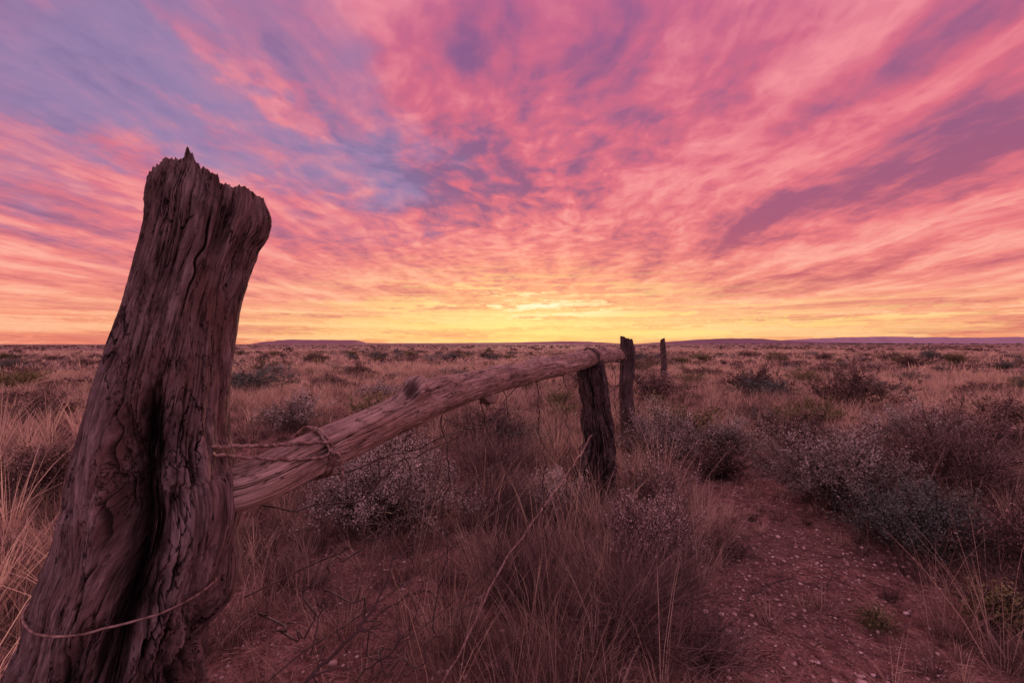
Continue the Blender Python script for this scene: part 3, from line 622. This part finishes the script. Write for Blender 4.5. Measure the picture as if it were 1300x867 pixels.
# ------------------------------------------------------------ pebbles (stuff)
import bmesh
bm = bmesh.new(); bmesh.ops.create_icosphere(bm, subdivisions=1, radius=1); tv = np.array([v.co[:] for v in bm.verts]); tf = np.array([[v.index for v in f.verts] for f in bm.faces]); bm.free()
N = 70000
x, y = wedge(N, 1.1, 6.5); pr = np.exp(-(np.maximum(path_dist(x, y), 0)/.65)**2)+.14+.7*np.exp(-((x+.5)**2+(y-1.6)**2)/.3); keep = rng.uniform(size=N) < pr*np.where(y < 4, 1, .4)*np.clip(fbm(x*3, y*3, 0*x, 44, 3)*3-.7, .15, 1)
x, y = x[keep], y[keep]; N = len(x)
sz = .0019+.0068*rng.uniform(size=N)**2.7+(rng.uniform(size=N) < .02)*rng.uniform(.003, .010, N)
ax3 = sz[:, None]*rng.uniform(.6, 1.3, (N, 3))*[1.2, 1.1, .7]
ang = rng.uniform(0, 6.28, N); c, s_ = np.cos(ang), np.sin(ang)
V = tv[None]*ax3[:, None, :]*(1+rng.normal(size=(N, len(tv), 1))*.12)
Vx = V[:, :, 0]*c[:, None]-V[:, :, 1]*s_[:, None]; Vy = V[:, :, 0]*s_[:, None]+V[:, :, 1]*c[:, None]
V = np.stack([Vx+x[:, None], Vy+y[:, None], V[:, :, 2]+(zground(x, y)+sz*.38)[:, None]], -1)
F = (tf[None]+(np.arange(N)*len(tv))[:, None, None]).reshape(-1, 3)
add_obj('pebbles', mesh_quads('pebbles', V.reshape(-1, 3), F, {'tone': np.repeat(rng.uniform(size=N), len(tv))}), M_peb, 'small pale pebbles scattered over red soil', 'pebbles', kind='stuff')

# ------------------------------------------------------------ world
w = bpy.data.worlds.new('World'); scene.world = w; w.use_nodes = True
t = NT(w.node_tree); bg = w.node_tree.nodes['Background']
tc = t.N.new('ShaderNodeTexCoord'); dv = tc.outputs['Generated']; dx, dy, dz = t.sep(dv)
DEG = 57.29578
az = t.m('MULTIPLY', t.m('ARCTAN2', dx, dy), DEG); el = t.m('MULTIPLY', t.m('ARCSINE', dz), DEG)
zz = t.m('ADD', t.m('MAXIMUM', dz, 0.), .08)
u = t.m('DIVIDE', dx, zz); v = t.m('DIVIDE', dy, zz)
wn = t.noise(t.comb(u, v, 3.), .9, 2, .5, 0, 1); wx, wy, wz = t.sep(wn)
u2 = t.m('ADD', u, t.m('MULTIPLY', t.m('SUBTRACT', wx, .5), .4)); v2 = t.m('ADD', v, t.m('MULTIPLY', t.m('SUBTRACT', wy, .5), .5))
wn2 = t.noise(t.comb(t.m('MULTIPLY', u, 1.1), t.m('MULTIPLY', v, .8), 7.), 3.4, 4, .58, 0, 1); qx, qy, qz = t.sep(wn2)
dqx = t.m('SUBTRACT', qx, .5); dqy = t.m('SUBTRACT', qy, .5)
azw = t.m('MULTIPLY_ADD', dqx, 26., az); elw = t.m('MULTIPLY_ADD', dqy, 15., el)
azh = t.m('MULTIPLY_ADD', dqx, 14., az); elh = t.m('MULTIPLY_ADD', dqy, 6., el)
def blob(a0, e0, sa, se, tilt=0, warped=True):
    A_, E_ = {True: (azw, elw), False: (az, el), 'half': (azh, elh)}[warped]
    A = t.m('SUBTRACT', A_, a0); E = t.m('SUBTRACT', E_, e0)
    c, s_ = math.cos(math.radians(tilt)), math.sin(math.radians(tilt))
    X = t.m('MULTIPLY_ADD', A, c/sa, t.m('MULTIPLY', E, s_/sa)); Y = t.m('MULTIPLY_ADD', A, -s_/se, t.m('MULTIPLY', E, c/se))
    return t.m('EXPONENT', t.m('MULTIPLY', t.m('ADD', t.m('MULTIPLY', X, X), t.m('MULTIPLY', Y, Y)), -1.))
def addall(l):
    r = None
    for a, g in l:
        r = t.m('MULTIPLY', g, a) if r is None else t.m('MULTIPLY_ADD', g, a, r)
    return r
blue = addall([(.72, blob(-27, 22, 20, 8, -6)), (.72, blob(-45, 24, 16, 10)), (.45, blob(-15, 20, 7, 4, 0)), (.45, blob(-34, 34, 18, 5, 10)), (.35, blob(-48, 14, 6, 4)), (.4, blob(-20, 31, 5, 3))])
band_ = blob(32, 14.2, 18, 2.2, 7, 'half'); band2 = blob(48, 17.5, 12, 3.2, 4, 'half')
darkb = addall([(.9, blob(-5, 20.5, 5, 4)), (.9, blob(2.5, 19, 5, 3.5)), (.7, blob(8, 35, 18, 5, 8)), (1.45, band_), (1.35, band2), (.7, blob(33, 7., 14, 1., 4, 'half')), (.4, blob(36, 19.5, 14, 1.2, 8)),
    (.6, blob(12, 5., 6, .8, 0, 'half')), (.7, blob(-14, 6.5, 7, .9, 0, 'half')), (.5, blob(-44, 6, 10, .9, 0, 'half')), (.8, blob(42, 25, 14, 2.2, 10, 'half')), (.6, blob(26, 27, 14, 2.4, 22, 'half')), (.5, blob(-46, 12.5, 9, 1.5)), (.6, blob(22, 10.5, 11, 1, 10, 'half')), (.5, blob(-8, 33, 12, 4)), (.7, blob(-12, 17, 6, 2))])
bright = addall([(1., blob(-38, 16, 16, 2.4, -4)), (1.0, blob(22, 20, 12, 2.6, 14, 'half')), (.7, blob(-5, 27, 7, 3)), (1.2, blob(40, 10.5, 16, 1.6, 5, 'half')), (1.0, blob(-28, 27, 10, 1.4, -25)), (.9, blob(-36, 22, 8, 1., -12)), (.7, blob(12, 13, 9, 2)), (.8, blob(36, 21.5, 12, 1.6, 10, 'half'))])
npatch = t.noise(t.comb(t.m('MULTIPLY', u2, 1.3), t.m('MULTIPLY', v2, .7), 1.), 1., 3, .5)
ndap = t.noise(t.comb(t.m('MULTIPLY', u2, 7.4), t.m('MULTIPLY', v2, 6.0), 2.), 1., 4, .52, .4)
us = t.m('MULTIPLY_ADD', v2, -.06, u2)
nstr = t.noise(t.comb(t.m('MULTIPLY', us, 3.2), t.m('MULTIPLY', v2, .80), 5.), 1., 5, .54, .4)
nfin = t.noise(t.comb(t.m('MULTIPLY', us, 16.), t.m('MULTIPLY', v2, 10.), 9.), 1., 2, .5, .4)
nstrat = t.noise(t.comb(t.m('MULTIPLY', azw, .07), t.m('MULTIPLY', el, .95), 4.), 1., 5, .62, .4)
wd = t.m('MULTIPLY_ADD', blob(-1, 21, 26, 13, 0, False), .75, .12)
tex = t.m('ADD', t.m('MULTIPLY', ndap, wd), t.m('MULTIPLY', nstr, t.m('SUBTRACT', 1., wd)))
tex = t.m('MULTIPLY_ADD', nfin, .17, t.m('MULTIPLY', tex, .83))
low = t.rng(el, 8., 2.5)
tex = t.m('ADD', t.m('MULTIPLY', nstrat, low), t.m('MULTIPLY', tex, t.m('SUBTRACT', 1., low)))
texc = t.m('MULTIPLY_ADD', t.m('SUBTRACT', tex, .5), 2.3, .5)
tot = t.m('ADD', t.m('MULTIPLY_ADD', npatch, .36, t.m('MULTIPLY', texc, .64)), t.m('MULTIPLY', t.m('ADD', darkb, t.m('MULTIPLY', blue, .3)), .18))
tot = t.m('SUBTRACT', tot, t.m('MULTIPLY', bright, .08))
dark = t.rng(tot, .47, .84)
hi = t.m('MULTIPLY', t.rng(tot, .55, .32), t.rng(nfin, .3, .6, .6, 1.))
e01 = t.m('DIVIDE', el, 45., clamp=True)
def R(stops): return [(e/45., lin(*c)) for e, c in stops]
litS = t.ramp(e01, R([(0, (250, 180, 116)), (1.5, (253, 202, 128)), (4, (253, 198, 132)), (7.5, (250, 164, 124)), (12, (243, 136, 120)), (20, (230, 112, 120)), (30, (220, 104, 124)), (42, (204, 100, 136))]))
litA = t.ramp(e01, R([(0, (240, 132, 110)), (2.5, (250, 152, 126)), (6, (244, 140, 130)), (11, (236, 122, 128)), (20, (224, 110, 130)), (30, (210, 104, 134)), (42, (194, 102, 144))]))
hiS = t.ramp(e01, R([(0, (254, 216, 142)), (3.5, (255, 228, 155)), (7, (255, 200, 148)), (12, (254, 168, 142)), (22, (250, 150, 142)), (42, (242, 138, 152))]))
hiA = t.ramp(e01, R([(0, (253, 180, 148)), (4, (255, 186, 158)), (9, (254, 172, 158)), (20, (248, 150, 154)), (42, (234, 140, 162))]))
drk = t.ramp(e01, R([(0, (214, 108, 96)), (4, (204, 96, 102)), (8, (190, 90, 108)), (13, (168, 88, 118)), (19, (150, 90, 128)), (30, (140, 90, 136)), (42, (132, 88, 142))]))
sunw = t.m('MAXIMUM', blob(2, 2, 22, 10, 0, False), blob(5, 1.5, 38, 3.2, 0, False))
lit = t.mix(sunw, litA, litS); hic = t.mix(sunw, hiA, hiS)
drk = t.mix(t.m('MULTIPLY', sunw, t.rng(el, 10., 2.)), drk, lin(230, 130, 108))
drk = t.mix(t.m('MINIMUM', blue, 1.), drk, lin(130, 108, 152))
c = t.mix(t.m('MULTIPLY', hi, .95), lit, hic)
bm_ = t.rng(t.m('SUBTRACT', t.m('MULTIPLY_ADD', t.m('SUBTRACT', tex, .5), 1.8, blue), t.m('MULTIPLY', bright, .40)), -.05, 1.15)
c = t.mix(t.m('MULTIPLY', bm_, .95), c, lin(148, 130, 174))
c = t.mix(t.m('MULTIPLY', dark, .95), c, drk)
nst2 = t.noise(t.comb(t.m('MULTIPLY', azw, .09), t.m('MULTIPLY', el, 1.15), 14.), 1., 5, .62, .4)
brk = t.m('MULTIPLY', t.rng(nst2, .46, .58), t.m('MAXIMUM', blob(1., 4.4, 20, 3.8, 0, False), blob(16., 2.6, 30, 1.9, 0, False)))
glow = t.m('MULTIPLY', blob(3.6, 4.8, 9., 1.6, 0, False), t.rng(nst2, .48, .60)); glow2 = blob(2., 2.2, 21, 2.8, 0, False)
c = t.mix(t.m('MULTIPLY', glow2, .30), c, lin(255, 222, 132))
c = t.mix(t.m('MULTIPLY', brk, .85), c, lin(255, 228, 138))
c = t.mix(t.m('MULTIPLY', glow, .9), c, lin(255, 246, 212))
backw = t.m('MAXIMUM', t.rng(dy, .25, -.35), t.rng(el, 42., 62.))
back = t.mix(t.rng(npatch, .35, .65), lin(208, 168, 210), lin(242, 168, 188))  # unseen sky behind and overhead, brightened to lift light on ground and post
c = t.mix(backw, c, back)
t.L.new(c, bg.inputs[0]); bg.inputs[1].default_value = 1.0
sky = t.N.new('ShaderNodeTexSky'); sky.sky_type = 'NISHITA'; sky.sun_disc = False
sky.sun_elevation = math.radians(2.5); sky.sun_rotation = math.radians(3)
bg2 = t.N.new('ShaderNodeBackground'); t.L.new(sky.outputs[0], bg2.inputs[0]); bg2.inputs[1].default_value = .005
ad = t.N.new('ShaderNodeAddShader'); t.L.new(bg.outputs[0], ad.inputs[0]); t.L.new(bg2.outputs[0], ad.inputs[1])
t.L.new(ad.outputs[0], t.N['World Output'].inputs[0])

# sun: soft afterglow low in front
sl = bpy.data.lights.new('sun', 'SUN'); sl.energy = 1.4; sl.angle = math.radians(12); sl.color = (1, .55, .40)
so = bpy.data.objects.new('sun', sl); col.objects.link(so)
e, a = math.radians(6), math.radians(3)
so.rotation_euler = Vector((math.sin(a)*math.cos(e), math.cos(a)*math.cos(e), math.sin(e))).to_track_quat('Z', 'Y').to_euler()

# camera
cd = bpy.data.cameras.new('camera'); cd.lens = 16; cd.sensor_width = 36; cd.clip_start = .02; cd.clip_end = 40000
co = bpy.data.objects.new('camera', cd); col.objects.link(co); co.location = (0, 0, 1.0); co.rotation_euler = (math.radians(90.35), 0, 0)
scene.camera = co
